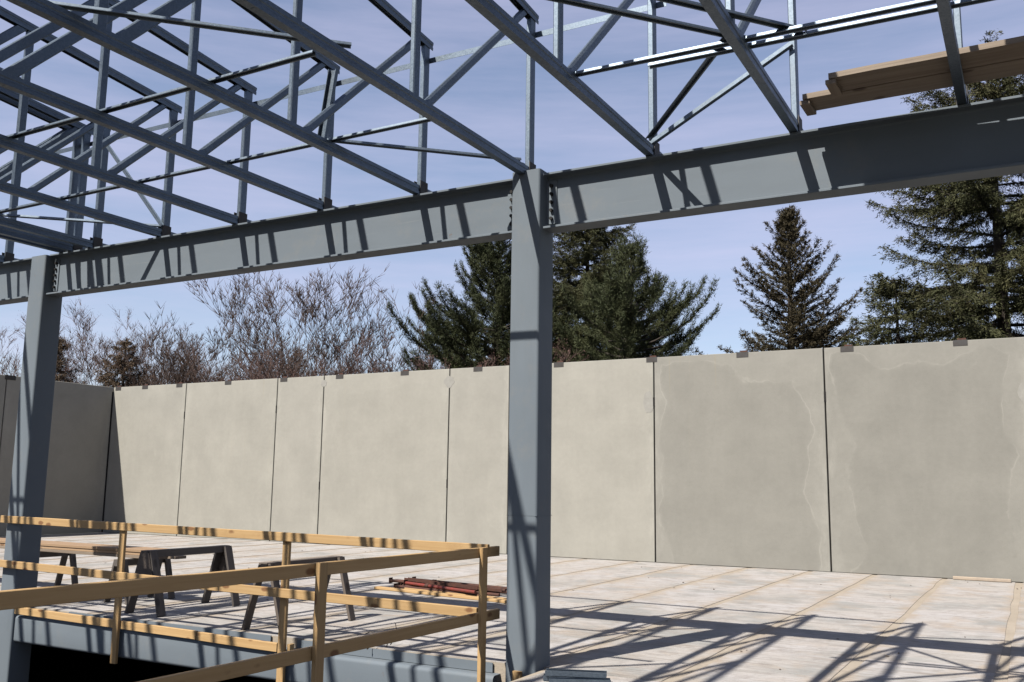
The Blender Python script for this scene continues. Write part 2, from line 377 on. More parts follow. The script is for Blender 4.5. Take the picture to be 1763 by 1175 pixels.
v, f = box_vf(-13.5, 18.7, 0.05, 0.18, 0.01, ZT - .02)
link('joint_backing', mesh('joint_backing', v, f), GAP, bw)
for X in (-24.62, -23.42, -21.95, -19.98, -17.886, -15.942, -13.845, -11.68, -9.50, -7.226, -5.218, -3.122, -1.08, 0.95):
    w = 0.125
    p = link('bearing_plate', None if False else mesh('bearing_plate', *box_vf(-w, w, -0.006, 0.10, -0.10, 0.012)), PLATE, bw, (X + 11.5, 0, ZT))
    link('anchor_angle', mesh('anchor_angle', *box_vf(-0.05, 0.10, 0.01, 0.07, 0.012, 0.045)), RUST, p)
for X, Z in ((-21.655, 3.47), (-18.107, 3.55), (-12.49, 1.6), (-7.182, 3.42), (-3.577, 3.42), (-16.467, 1.5)):
    link('weld_connector', mesh('weld_connector', *box_vf(-0.022, 0.022, -0.004, 0.05, -0.10, 0.10)), DARKIRON, bw, (X + 11.5, 0, Z))
def blob(name, parent, loc, rx, rz, mat, seed, depth=-0.004):
    r = random.Random(seed); n = 16
    pr = [(rx*math.cos(2*math.pi*i/n)*r.uniform(.82, 1.1), rz*math.sin(2*math.pi*i/n)*r.uniform(.82, 1.1)) for i in range(n)]
    vs = [(a, depth, b) for a, b in pr] + [(a, 0.002, b) for a, b in pr]
    fs = [tuple(range(n))] + [(i, (i+1) % n, (i+1) % n + n, i+n) for i in range(n)]
    return link(name, mesh(name, vs, fs), mat, parent, loc)
blob('mortar_patch', bw, (-16.47 + 11.5, 0, 4.20), .11, .10, PATCH, 1)
blob('mortar_patch', bw, (-12.50 + 11.5, 0, 4.08), .15, .15, PATCH, 2)
blob('mortar_patch', bw, (-7.31 + 11.5, 0, 3.42), .12, .26, PATCH, 3)
blob('mortar_patch', bw, (-0.02 + 11.5, 0, 3.40), .16, .26, PATCH, 4)
ew = thing('concrete_wall', (-24.83, 13.0, 0), 'shaded precast concrete end wall at the left, square to the long wall', 'wall')
yy = [19.36, 15.9, 12.2, 8.6, 5.0]
for i, (b, a) in enumerate(zip(yy[:-1], yy[1:])):
    panel(ew, (0, (a+b)/2 - 13.0, 0.002), b - a - 0.03, 1.06, 0.6, 0.6, 'y')
v, f = box_vf(-0.18, -0.05, -8.0, 6.3, 0.01, ZT - .02); link('joint_backing', mesh('joint_backing', v, f), GAP, ew)
for Y in (16.0, 13.9, 11.8):
    link('bearing_plate', mesh('bearing_plate', *box_vf(-0.10, 0.006, -0.16, 0.16, -0.115, 0.012)), PLATE, ew, (0, Y - 13.0, ZT))

# ------------------------------------------------------------------ steel frame: columns, beams
YB = 7.70; ZB0, ZB1 = 3.97, 4.51
def column(x, label, top):
    o = thing('steel_column', (x, YB, -3.25), label, 'column', 'square steel columns under the beam')
    me = prism_me('shaft', rrect(0.305, 0.305, 0.026), top + 3.25)
    for p in me.polygons: p.use_smooth = len(p.vertices) == 4
    me.set_sharp_from_angle(angle=math.radians(40))
    s = link('shaft', me, STEEL, o); s.rotation_euler = (0, -math.pi/2, 0)
    box('base_plate', -.25, .25, -.25, .25, 0.0, 0.03, STEEL, o)
    if x > -6:
        box('splice_weld', -.1545, .1545, -.1545, .1545, 3.25 + 1.32, 3.25 + 1.324, STEEL, o)
    return o
column(-4.06, 'grey square steel column standing at the centre, end of the guardrail', 4.548)
column(-11.36, 'grey square steel column at the left, half in deep shade', 4.50)
def ibeam(x0, x1, label, zoff=0.0, tab_left=True, tab_right=True):
    cx = (x0+x1)/2
    o = thing('steel_beam', (cx, YB, ZB0 + zoff), label, 'beam', 'roof beam line over the columns')
    D, bf, tf, tw = ZB1 - ZB0, 0.21, 0.022, 0.018; h = (x1-x0)/2
    for nm, z0 in (('bottom_flange', 0.0), ('top_flange', D - tf)):
        me = mesh(nm, *box_vf(-h, h, -bf/2, bf/2, 0, tf)); bevel(me, .003); link(nm, me, STEEL, o, (0, 0, z0))
    r = 0.018
    prof = [(-tw/2 - r, 0), (tw/2 + r, 0), (tw/2 + r*.3, r*.3), (tw/2, r), (tw/2, D-2*tf-r), (tw/2 + r*.3, D-2*tf-r*.3), (tw/2 + r, D-2*tf), (-tw/2 - r, D-2*tf), (-tw/2 - r*.3, D-2*tf-r*.3), (-tw/2, D-2*tf-r), (-tw/2, r), (-tw/2 - r*.3, r*.3)]
    link('web', prism_me('web', prof, 2*h), STEEL, o, (-h, 0, tf))
    for side, on in ((-1, tab_left), (1, tab_right)):
        if not on: continue
        xa = side*h
        t = box('shear_tab', min(xa, xa - side*.10), max(xa, xa - side*.10), -tw/2 - .012, -tw/2 - .0005, .06, D - .06, STEEL, o)
        for i in range(5):
            b = link('bolt', prism_me('bolt', circ(.017, 6), .03), DARKIRON, t)
            b.rotation_euler = (0, 0, -math.pi/2); b.location = (0.0, -.004, -D/2 + .06 + .05 + i*(D - .22)/4)
    return o
ibeam(-11.20, -4.225, 'grey steel roof beam between the left column and the central column')
ibeam(-3.895, 6.5, 'grey steel roof beam right of the central column, dark under the planks', 0.0, True, False)
ibeam(-18.6, -11.52, 'short visible end of grey steel beam left of the left column', 0.0, False, False)

# edge beam below the floor, at the far side of the opening
eb = thing('edge_beam', (-7.8, 7.6, -0.45), 'grey painted steel edge beam below the floor at the opening', 'beam')
me = prism_me('tube', rrect(0.30, 0.32, 0.04), 6.85)
for p in me.polygons: p.use_smooth = len(p.vertices) == 4
me.set_sharp_from_angle(angle=math.radians(40))
link('tube', me, STEEL, eb, (-3.40, .13, .19))
box('closure_plate', -10.35 + 7.8, -7.10 + 7.8, .095, .108, .355, .448, STEEL, eb)
box('closure_plate', -6.74 + 7.8, -4.42 + 7.8, .095, .108, .355, .440, STEEL, eb)
box('tube', -11.18 + 7.8, -10.36 + 7.8, .10, .115, .355, .432, STEEL, eb)

# ------------------------------------------------------------------ roof trusses
CH = [(.034,0),(.034,.030),(.0285,.037),(.0285,.053),(.034,.060),(.034,.094),(.028,.094),(.028,.063),(.0235,.055),(.0235,.035),(.028,.028),(.028,.006)]
UPROF = CH + [(-a, b) for a, b in reversed(CH)]
NODES = [7.7, 5.8, 3.9, 2.0, 0.1, -1.8, -3.7, -5.6, -7.5]
SL = 0.085
def ztop(y): return 1.73 + SL * (7.7 - y if y > 0.1 else y + 7.5)
def make_truss():
    o = bpy.data.objects.new('roof_truss', None); COL.objects.link(o)
    Y = lambda y: y - 7.7
    # bottom chord: open side up
    bar('bottom_chord', (0, Y(7.86), 0), (0, Y(-7.66), 0), UPROF, GALV, o)
    inv = [(a, -b) for a, b in UPROF]
    bar('top_chord', (0, Y(7.80), ztop(7.80)), (0, Y(0.1), ztop(.1)), inv, GALV, o, (0, SL, 1))
    bar('top_chord', (0, Y(-7.6), ztop(-7.6)), (0, Y(0.1), ztop(.1)), inv, GALV, o, (0, -SL, 1))
    post = rect(.10, .052, .006); web = rect(.085, .047, .008); dia = rect(.080, .047, .016); wide = rect(.095, .047, .008)
    # bars run along Z: profile first axis ends up along world Y when 'up' is X
    bar('end_post', (0, Y(7.70), .012), (0, Y(7.70), ztop(7.70) - .015), post, GALV, o, (1, 0, 0))
    bar('end_post', (0, Y(-7.5), .012), (0, Y(-7.5), ztop(-7.5) - .015), post, GALV, o, (1, 0, 0))
    n = len(NODES)
    for i in range(1, n-1):
        y = NODES[i]; s = 1 if i <= 4 else -1
        bar('vertical_web', (0, Y(y - .05*s), .014), (0, Y(y - .05*s), ztop(y) - .02), web, GALV, o, (1, 0, 0))
        yt = NODES[i-1] if i <= 4 else NODES[i+1]
        bar('diagonal_web', (0, Y(y + .06*s), .03), (0, Y(yt - .10*s), ztop(yt - .10*s) - .03), dia if i in (1, 7) else wide, GALV, o, (1, 0, 0))
    c = box('bearing_clip', 0.0345, .042, -.075, .055, .006, .15, PLATE, o)
    c2 = box('bearing_clip', -.042, -.0345, -.075, .055, .006, .15, PLATE, o)
    box('bearing_seat', -.06, .06, -.09, .10, -.0005, -.012 + .0105, PLATE, o)
    return o
T0 = make_truss()
def place_truss(x, label, first=False):
    if first: o = T0
    else:
        o = T0.copy(); COL.objects.link(o)
        for ch in T0.children:
            c = ch.copy(); COL.objects.link(c); c.parent = o
    o.location = (x, 7.7, 4.514)
    tag(o, label, 'roof truss', 'galvanised roof trusses on the beam')
TX = lambda i: -4.10 + 1.262 * i
place_truss(TX(0), 'galvanized steel roof truss bearing directly above the central column', True)
names = {-5: 'galvanized steel roof truss just right of the doubled pair near the left column',
         -4: 'galvanized steel roof truss fourth left of the central column',
         -3: 'galvanized steel roof truss third left of the central column',
         -2: 'galvanized steel roof truss second left of the central column',
         -1: 'galvanized steel roof truss first left of the central column',
         1: 'galvanized steel roof truss first right of the central column, cross braced',
         2: 'galvanized steel roof truss second right of the central column, beside the plank ends',
         3: 'galvanized steel roof truss crossing under the two wooden planks at the right'}
for i, l in names.items(): place_truss(TX(i), l)
place_truss(-10.80, 'right half of the doubled galvanized roof truss by the left column')
place_truss(-10.98, 'left half of the doubled galvanized roof truss by the left column')
place_truss(-12.25, 'galvanized steel roof truss farthest left, beyond the left column')

# bridging and bracing
HAT = [(-.030, 0), (-.018, 0), (-.012, .022), (.012, .022), (.018, 0), (.030, 0), (.030, .004), (.0215, .004), (.0155, .027), (-.0155, .027), (-.0215, .004), (-.030, .004)]
ANG = [(-.002, -.03), (.002, -.03), (.002, .026), (.045, .026), (.045, .03), (-.002, .03)]
def brace(p0, p1, label, prof=HAT, name='bridging_channel', up=(0, 0, 1), cat='brace', group='galvanised bridging and braces'):
    m, L = frame(p0, p1, up); o = link(name, prism_me(name, prof, L), GALV); o.matrix_world = m
    return tag(o, label, cat, group)
ZC = 4.6095
brace((-10.95, 6.30, ZC), (-4.15, 6.22, ZC), 'long galvanized bridging channel over the left truss chords, nearer the beam')
brace((-13.0, 4.92, ZC), (-4.32, 4.82, ZC), 'long galvanized bridging channel over the left truss chords, farther from the beam')
brace((-2.95, 5.99, ZC), (3.0, 6.11, ZC), 'upper of two parallel bright bridging channels at top right')
brace((-2.28, 6.11, ZC), (3.0, 6.24, ZC), 'lower of two parallel bright bridging channels at top right')
brace((-12.3, 7.765, 6.02), (-2.72, 7.765, 6.02), 'thin galvanized angle running along the tops of the truss end posts', ANG, 'ledger_angle')
ZD = 4.639
brace((-5.50, 3.46, ZD), (-4.05, 4.90, ZD), 'flat diagonal brace channel crossing the upper left corner')
brace((-10.6, 6.33, ZD), (-9.15, 7.62, ZD), 'low diagonal brace channel with sunlit patches at the far left above the beam')
brace((-5.40, 6.28, ZD), (-4.10, 7.52, ZD), 'flat diagonal brace channel meeting the truss above the central column')
brace((-2.88, 4.50, ZD), (-1.55, 6.08, ZD), 'long diagonal brace channel at top, between first and second truss right of the column')
brace((-2.15, 4.95, ZD), (-1.18, 6.14, ZD), 'short bright diagonal brace channel ending at the parallel bridging channels')
brace((-2.84, 7.56, ZD), (-1.58, 5.86, ZD), 'dark diagonal brace channel rising from first truss heel right of the column')
brace((-10.40, 7.62, 6.02), (-9.10, 7.62, 4.64), 'bright white brace strap slanting down to a truss heel at left', HAT, 'brace_strap', (0, -1, 0))
brace((-2.84, 7.63, 4.63), (-1.57, 7.63, 5.30), 'sunlit brace channel sloping between two truss end posts right of the column', HAT, 'brace_strap', (0, -1, 0))
brace((-5.46, 6.25, 4.645), (-5.36, 6.25, 5.30), 'tan tinged upright channel leaning at the second truss left of the column', [(-.045,-.02),(.045,-.02),(.045,.02),(.039,.02),(.039,-.012),(-.039,-.012),(-.039,.02),(-.045,.02)], 'upright_channel', (0, -1, 0))

# scaffold planks lying on the truss chords
def scaffold_plank(x0, x1, y0, y1, z, label, seed):
    r = random.Random(seed); n = 14; vs = []; fs = []; h = .042
    cx, cy = (x0+x1)/2, (y0+y1)/2
    for i in range(n+1):
        xx = x0 + (x1-x0)*i/n - cx; a = y0 - cy + r.uniform(-.003, .003); b = y1 - cy + r.uniform(-.003, .003); s = .004*math.sin(i*.7 + seed)
        vs += [(xx, a, s), (xx, b, s), (xx, b, h+s), (xx, a, h+s)]
    for i in range(n):
        q = 4*i
        for j in range(4): fs.append((q+j, q+(j+1) % 4, q+4+(j+1) % 4, q+4+j))
    fs += [(0, 1, 2, 3), tuple(4*n + j for j in (3, 2, 1, 0))]
    me = mesh('plank_board', vs, fs)
    o = thing('scaffold_plank', (cx, cy, z), label, 'plank', 'planks laid on the trusses')
    link('board', me, PLANKWOOD, o); o.rotation_euler = (0, 0, -.018)
    bar('end_cleat', (x0 - cx + .012, y0 - cy + .012, -.017), (x0 - cx + .012, y1 - cy - .012, -.017), rect(.075, .034, .003), PLANKWOOD, o)
    return o
scaffold_plank(-1.415, 3.2, 7.165, 7.442, 4.6115, 'weathered wooden plank nearer the beam, its end reaching farther left', 1)
scaffold_plank(-1.165, 3.4, 6.87, 7.15, 4.6145, 'weathered wooden plank farther from the beam, its end set back', 2)

# ------------------------------------------------------------------ guardrails
g1 = thing('guardrail', (-7.8, 7.52, 0), 'sunlit pine guardrail along the far edge of the floor opening', 'guardrail')
def gl(name, x0, z0, x1, z1, y=7.482, w=.038, h=.089, m=PINEWOOD): return lumber(name, (x0+7.8, y-7.52, z0), (x1+7.8, y-7.52, z1), w, h, m, g1)
gl('top_rail', -11.51, 1.075, -4.36, 1.013)
gl('mid_rail', -11.97, .534, -7.39, .474); gl('mid_rail', -7.60, .484, -4.44, .456, 7.443)
gl('toe_board', -11.17, -.028, -8.03, -.061, 7.559); gl('toe_board', -8.01, -.064, -6.87, -.081, 7.557)
for x in (-9.27, -6.78):
    lumber('post', (x+7.8, .0, -.47), (x+7.8, .0, 1.01 if x < -8 else .99), .089, .038, PINEWOOD, g1, (0, 1, 0))
lumber('blocking', (-6.70+7.8, .037, -.19), (-6.70+7.8, .037, -.03), .038, .07, PINEWOOD, g1, (0, 1, 0))
g2 = thing('guardrail', (-4.38, 4.5, 0), 'shaded pine guardrail running toward the viewer from the central column', 'guardrail')
def g2l(name, y0, z0, y1, z1, x=-4.385, m=PINEWOOD): return lumber(name, (x+4.38, y0-4.5, z0), (x+4.38, y1-4.5, z1), .038, .089, m, g2)
g2l('top_rail', 7.70, .988, .9, 1.026)
g2l('mid_rail', 7.72, .424, .9, .465)
for y, zt in ((7.375, 1.036), (5.18, 1.045), (2.3, 1.05)):
    lumber('post', (.034, y-4.5, -.55), (.034, y-4.5, zt), .089, .038, PINEWOOD, g2, (1, 0, 0))

# ------------------------------------------------------------------ sawhorses, board stack, pipes, small things
def sawhorse(x, y0, y1, h, spread, label, wood, leg_w=.115, gusset=True):
    yc = (y0+y1)/2; o = thing('sawhorse', (x, yc, 0), label, 'sawhorse', 'wooden sawhorses on the deck')
    lumber('top_beam', (0, y0-yc-.06, h-.045), (0, y1-yc+.06, h-.045), .09, .085, wood, o)
    for yy in (y0-yc, y1-yc):
        for s in (-1, 1):
            lumber('leg', (s*spread/2, yy, .004), (s*.065, yy, h-.01), .036, leg_w, wood, o, (0, 1, 0))
        if gusset:
            yo = -leg_w/2 - .008 if yy < 0 else leg_w/2 + .008
            a, b = .075, .17; z0, z1 = h-.36, h-.03
            vs = [(-b, yy+yo-.006, z0), (b, yy+yo-.006, z0), (a, yy+yo-.006, z1), (-a, yy+yo-.006, z1), (-b, yy+yo+.006, z0), (b, yy+yo+.006, z0), (a, yy+yo+.006, z1), (-a, yy+yo+.006, z1)]
            link('gusset', mesh('gusset', vs, [(0,1,2,3),(7,6,5,4),(0,4,5,1),(1,5,6,2),(2,6,7,3),(3,7,4,0)]), OLDWOOD, o)
    return o
sawhorse(-9.40, 8.02, 9.22, .755, .56, 'dark wooden sawhorse with plywood gusset, beside the board stack', DARKWOOD)
sawhorse(-7.35, 7.86, 9.02, .725, .54, 'weathered brown sawhorse with worn top, right of the dark sawhorse', OLDWOOD, .10, False)
sawhorse(-12.55, 8.45, 9.25, .56, .42, 'low dark sawhorse under the left end of the board stack', DARKWOOD, .09, False)
sawhorse(-10.55, 8.55, 9.25, .56, .42, 'low dark sawhorse under the right end of the board stack', DARKWOOD, .09, False)
rr = random.Random(5)
for lay in range(3):
    for row in range(2):
        x1 = -10.15 + rr.uniform(-.25, .22); x0 = -14.6 + rr.uniform(-.3, .3)
        z = .56 + .022 + lay*.040; y = 8.80 + row*.20 + rr.uniform(-.015, .015)
        o = link('stacked_board', prism_me('stacked_board', rect(.185, .038, .003), x1-x0), STACKWOOD if lay > 0 else PLANKWOOD, None, (x0, y, z))
        tag(o, ('topmost' if lay == 2 else 'middle' if lay == 1 else 'lowest') + (' front' if row == 0 else ' rear') + ' board of the stack resting on low sawhorses beside the dark sawhorse', 'board', 'boards stacked on low sawhorses')
for (x0, y0, x1, y1, z, l) in ((-8.86, 11.84, -6.40, 11.50, .022, 'front tan two-by-four on the floor under the rusty pipes'), (-8.40, 11.98, -6.42, 11.66, .022, 'rear tan two-by-four on the floor under the rusty pipes')):
    m, L = frame((x0, y0, z), (x1, y1, z)); o = link('loose_lumber', prism_me('loose_lumber', rect(.089, .038, .004), L), PINEWOOD); o.matrix_world = m
    tag(o, l, 'lumber', 'loose lumber on the floor')
rr = random.Random(9)
def tube_prof(r, n=10): return circ(r, n)
pid = 0
for lay, cnt, z in ((0, 5, .042), (1, 4, .088), (2, 1, .135)):
    for j in range(cnt):
        y = 11.95 + .16*lay*.5 + j*.17 + rr.uniform(-.03, .03); xa = -8.55 + rr.uniform(-.25, .25) - .1*lay; xb = -6.78 + rr.uniform(-.25, .18)
        m, L = frame((xa, y + rr.uniform(-.05, .08), z + rr.uniform(0, .02)), (xb, y - .22 + rr.uniform(-.16, .16), z))
        red = (lay, j) in ((1, 0),)
        ang = (lay, j) in ((2, 0), (2, 1), (1, 2))
        mt = REDPAINT if red else RUST
        o = thing('steel_pipe', m.translation, 'bright red steel shore tube in the rusty pile behind the railing' if red else ('rusty brown channel lying on the pile behind the railing' if ang else 'rusty brown steel shore tube in the pile behind the railing'), 'pipe', 'red shore tubes' if red else ('rusty channels on the pile' if ang else 'rusty shore tubes in the pile'))
        o.matrix_world = m
        prof = [(-.04,-.02),(.04,-.02),(.04,.02),(.034,.02),(.034,-.014),(-.034,-.014),(-.034,.02),(-.04,.02)] if ang else circ(.024, 10)
        link('tube', prism_me('tube', prof, L), mt, o)
        if not ang:
            link('collar', prism_me('collar', circ(.031, 10), .07), RUST, o, (L*rr.uniform(.15, .5), 0, 0))
            link('end_plate', mesh('end_plate', *box_vf(-.006, .0, -.045, .045, -.04, .045)), RUST, o)
sb = thing('edge_beam', (-4.12, 4.2, -0.6), 'steel edge beam under the near guardrail, low in the opening', 'beam')
link('tube', prism_me('tube', rrect(0.36, 0.30, 0.03), 6.55), STEEL, sb, (0, -3.28, .15)).rotation_euler = (0, 0, math.pi/2)
me = mesh('mortar_strip', *box_vf(-.47, .47, -.05, .05, 0, .055)); bevel(me, .012, 2)
o = link('mortar_strip', me, RUBBLE, None, (-.95, 19.25, .004)); o.rotation_euler = (0, 0, -.03)
tag(o, 'pale strip of wood lying on the floor against the wall at right', 'board')
o = link('wood_block', prism_me('wood_block', rect(.038, .085, .004), .48), PINEWOOD, None, (-4.075, 7.530, -.50)); o.rotation_euler = (0, -math.pi/2, 0)
tag(o, 'short wood cleat fixed low on the front of the central column', 'wood block')
STUD = [(-.046,-.02),(.046,-.02),(.046,.021),(.036,.021),(.036,.017),(.042,.017),(.042,-.016),(-.042,-.016),(-.042,.017),(-.036,.017),(-.036,.021),(-.046,.021)]
for i, (dx, dy, z, a) in enumerate(((0, 0, .026, .42), (.10, -.10, .026, .47), (.03, -.02, .072, .36))):
    m, L = frame((-3.66 + dx, 7.22 + dy, z), (-3.66 + dx + .5*math.cos(a), 7.22 + dy + .5*math.sin(a), z))
    o = link('metal_stud', prism_me('metal_stud', STUD, L), GALV); o.matrix_world = m
    tag(o, 'short galvanized steel stud on the floor right of the central column', 'stud', 'stud offcuts on the floor')
# clump of tie wire on the edge of the opening
vs = []; fs = []; rr = random.Random(3)
for s in range(7):
    p = Vector((rr.uniform(-.07, .07), rr.uniform(-.03, .03), rr.uniform(.015, .05))); d = Vector((rr.uniform(-1, 1), rr.uniform(-.4, .4), rr.uniform(-.3, .5))).normalized()
    for kx in range(6):
        q = p + d*.045; r = .005; b = len(vs)
        for c in (p, q): vs += [c + Vector((r, 0, 0)), c + Vector((-r*.5, r*.8, 0)), c + Vector((-r*.5, -r*.8, r))]
        fs += [(b, b+1, b+4, b+3), (b+1, b+2, b+5, b+4), (b+2, b, b+3, b+5)]
        p = q; d = (d + Vector((rr.uniform(-.8, .8), rr.uniform(-.6, .6), rr.uniform(-.8, .6)))).normalized()
        if p.z < .01: d.z = abs(d.z)
tag(link('wire_clump', mesh('wire_clump', vs, fs), GREYWIRE, None, (-5.66, 7.76, .0)), 'dark clump of tie wire on the floor edge beneath the railing', 'wire')

rr = random.Random(41); vs = []; fs = []
for i in range(80):
    x, y = rr.uniform(-16, 1.5), 7.8 + 11.4*rr.random(); a = rr.uniform(0, 6.28); l = rr.uniform(.006, .018); w = l*rr.uniform(.3, .8); h = rr.uniform(.004, .014); b = len(vs); ca, sa = math.cos(a), math.sin(a)
    for px, py, pz in ((-l,-w,0), (l,-w,0), (l,w,0), (-l,w,0), (-l*.7,-w*.6,h), (l*.6,-w*.7,h), (l*.7,w*.6,h*.8), (-l*.6,w*.7,h*.9)): vs.append((x + px*ca - py*sa, y + px*sa + py*ca, pz + .003))
    fs += [tuple(b + j for j in q) for q in ((0,3,2,1),(4,5,6,7),(0,1,5,4),(1,2,6,5),(2,3,7,6),(3,0,4,7))]
tag(link('debris', mesh('debris', vs, fs), OLDWOOD), 'small scattered chips and crumbs on the floor deck', 'debris', None, 'stuff')

# ------------------------------------------------------------------ trees
def seg_mesh(name, segs, n=3):
    S = np.asarray(segs, np.float64); p0, p1, r0, r1 = S[:, 0:3], S[:, 3:6], S[:, 6], S[:, 7]
    d = p1 - p0; d /= np.maximum(np.linalg.norm(d, axis=1, keepdims=True), 1e-9)
    a = np.where(np.abs(d[:, 2:3]) < .9, np.array([[0, 0, 1.]]), np.array([[1., 0, 0]]))
    u = np.cross(d, a); u /= np.linalg.norm(u, axis=1, keepdims=True); w = np.cross(d, u)
    m = len(S); V = np.zeros((m, 2*n, 3))
    for i in range(n):
        t = 2*math.pi*i/n; off = math.cos(t)*u + math.sin(t)*w
        V[:, i] = p0 + off*r0[:, None]; V[:, n+i] = p1 + off*r1[:, None]
    b = (np.arange(m)*2*n)[:, None]
    P = np.concatenate([b + np.array([[i, (i+1) % n, (i+1) % n + n, i+n]]) for i in range(n)], 1).reshape(-1, 4)
    me = np_mesh(name, V.reshape(-1, 3), P, 4)
    return me
def rnd_unit(r):
    while True:
        v = Vector((r.uniform(-1, 1), r.uniform(-1, 1), r.uniform(-1, 1)))
        if 0.05 < v.length < 1: return v.normalized()

def bare_tree(name, label, x, y, top, seed, stems=3, spread=.5, lean=(0, 0), bark=None, buds=None, dens=1.0, fork=.25):
    r = random.Random(seed); segs = []; tips = []; zb = -3.3; H = top - zb
    def grow(p, d, L, rad, lev):
        n = (7, 5, 4, 3, 2)[lev]; sl = L/n; kids = (8, 7, 6, 6, 0)[lev]
        pts = []
        for i in range(n):
            d = (d + rnd_unit(r)*(.08, .09, .09, .09, .08)[lev] + Vector((0, 0, (.05, .13, .17, .18, .12)[lev]))).normalized()
            q = p + d*sl; ra = rad*(1 - .75*i/n); rb = rad*(1 - .75*(i+1)/n)
            if lev == 4 and i == n-1: rb = ra*.4
            segs.append((*p, *q, ra, rb)); pts.append((q, d.copy(), rb)); p = q
        if lev == 4: tips.append((p, d)); return
        if lev < 4:
            kk = max(2, int(kids*dens*r.uniform(.75, 1.25)))
            for j in range(kk):
                t = r.uniform(.28 if lev else .38, 1.0); i = min(n-1, int(t*n)); q, dd, rb = pts[i]
                ax = rnd_unit(r); side = dd.cross(ax).normalized(); an = r.uniform(.24, .62)
                nd = (dd*math.cos(an) + side*math.sin(an)).normalized()
                LL = L*(.52, .55, .55, .55)[lev]*r.uniform(.65, 1.2)*(1.15 - .45*t)
                grow(q, nd, max(LL, .35), max(rb*.62, .0120), lev+1)
    for s in range(stems):
        a = r.uniform(0, 6.28); sp = spread*r.uniform(.4, 1.0)
        d = Vector((math.cos(a)*sp + lean[0], math.sin(a)*sp*.6 + lean[1], 1)).normalized()
        L = H*r.uniform(.80, 1.0)/1.02
        grow(Vector((x + r.uniform(-.3, .3), y + r.uniform(-.3, .3), zb)), d, L, H*.0105/math.sqrt(stems)*1.5, 0)
    zmx = max(s[5] for s in segs); sc = H/(zmx - zb)
    S = np.array(segs); S[:, 2] = zb + (S[:, 2]-zb)*sc; S[:, 5] = zb + (S[:, 5]-zb)*sc
    S[:, [0, 3]] -= x; S[:, [1, 4]] -= y; S[:, [2, 5]] -= zb
    o = thing(name, (x, y, zb), label, 'tree', 'bare trees beyond the wall')
    thick = S[:, 6] > .03
    link('trunk', seg_mesh('trunk', S[thick], 6), bark, o)
    link('crown', seg_mesh('crown', S[~thick], 3), TWIG if bark is BARK1 else TWIG2, o)
    if buds:
        vs = []; n = 0
        for p, d in tips:
            for kx in range(3):
                c = np.array([p.x - x, p.y - y, (p.z - zb)*sc]) + np.array([r.gauss(0, .09), r.gauss(0, .09), r.gauss(0, .10)])
                e1 = np.array(rnd_unit(r))*.035; e2 = np.array(rnd_unit(r))*.035
                vs += [c, c+e1, c+e2]; n += 1
        link('buds', np_mesh('buds', np.array(vs), np.arange(3*n).reshape(-1, 3), 3), buds, o)
    return o
BARK1 = m_bark('grey_brown_bark', (0.115, 0.083, 0.070), (0.066, 0.047, 0.040))
BARK2 = m_bark('reddish_twig_bark', (0.135, 0.080, 0.066), (0.076, 0.046, 0.040))
TWIG = m_bark('tan_twigs', (0.155, 0.100, 0.078), (0.095, 0.062, 0.048))
TWIG2 = m_bark('pinkish_twigs', (0.20, 0.12, 0.10), (0.125, 0.076, 0.064))
BUDS = m_bark('reddish_buds', (0.30, 0.17, 0.14), (0.22, 0.13, 0.11))
bt = [(-54.5, 35, 11.6, 'bare budding tree at the far left edge behind the left column', 2, .35, (0, 0), BARK2, BUDS),
      (-47.3, 33, 11.2, 'bare budding tree just right of the left column, upright stems', 3, .3, (0, 0), BARK2, BUDS),
      (-44.4, 35, 12.3, 'tall pinkish budding tree left of the leaning bare limb', 2, .3, (0, 0), BARK2, BUDS),
      (-38.0, 34, 10.0, 'bare tree with a long limb leaning left over the end wall corner', 3, .45, (-.42, 0), BARK1, None),
      (-37.5, 36, 9.4, 'bare grey tree right of the end wall corner', 4, .45, (.1, 0), BARK1, None),
      (-34.4, 33, 9.9, 'bare spreading tree whose top leans left, middle of the bare row', 4, .5, (-.22, 0), BARK1, None),
      (-34.0, 37, 9.4, 'bare thin tree behind the leaning one, middle of the bare row', 4, .5, (.1, 0), BARK2, None),
      (-32.0, 34, 10.3, 'bare tree with a single tall pale twig, left of the big round crown', 3, .35, (.02, 0), BARK1, None),
      (-30.4, 35, 9.6, 'bare vase shaped tree just left of the big round crown', 5, .65, (0, 0), BARK1, None),
      (-27.1, 33, 11.3, 'tallest bare tree with a wide rounded crown of fine twigs', 4, .6, (.05, 0), BARK1, None),
      (-26.2, 37, 9.4, 'small bare tree between the rounded crown and the dark pine', 4, .5, (.1, 0), BARK1, None)]
for i, (x, y, t, l, st, sp, ln, bk, bd) in enumerate(bt): bare_tree('bare_tree', l, x, y, t, 100+i, st, sp, ln, bk, bd)
bare_tree('bare_shrub', 'reddish brown bare shrub in front of the dark pine left of the column', -20.6, 30.5, 7.7, 150, 8, .75, (-.05, 0), BARK2, BUDS, .9)
bare_tree('bare_shrub', 'low reddish bare shrub at the foot of the dark pine, nearer the bare trees', -22.6, 31.0, 7.3, 151, 7, .7, (-.1, 0), BARK2, BUDS, .8)
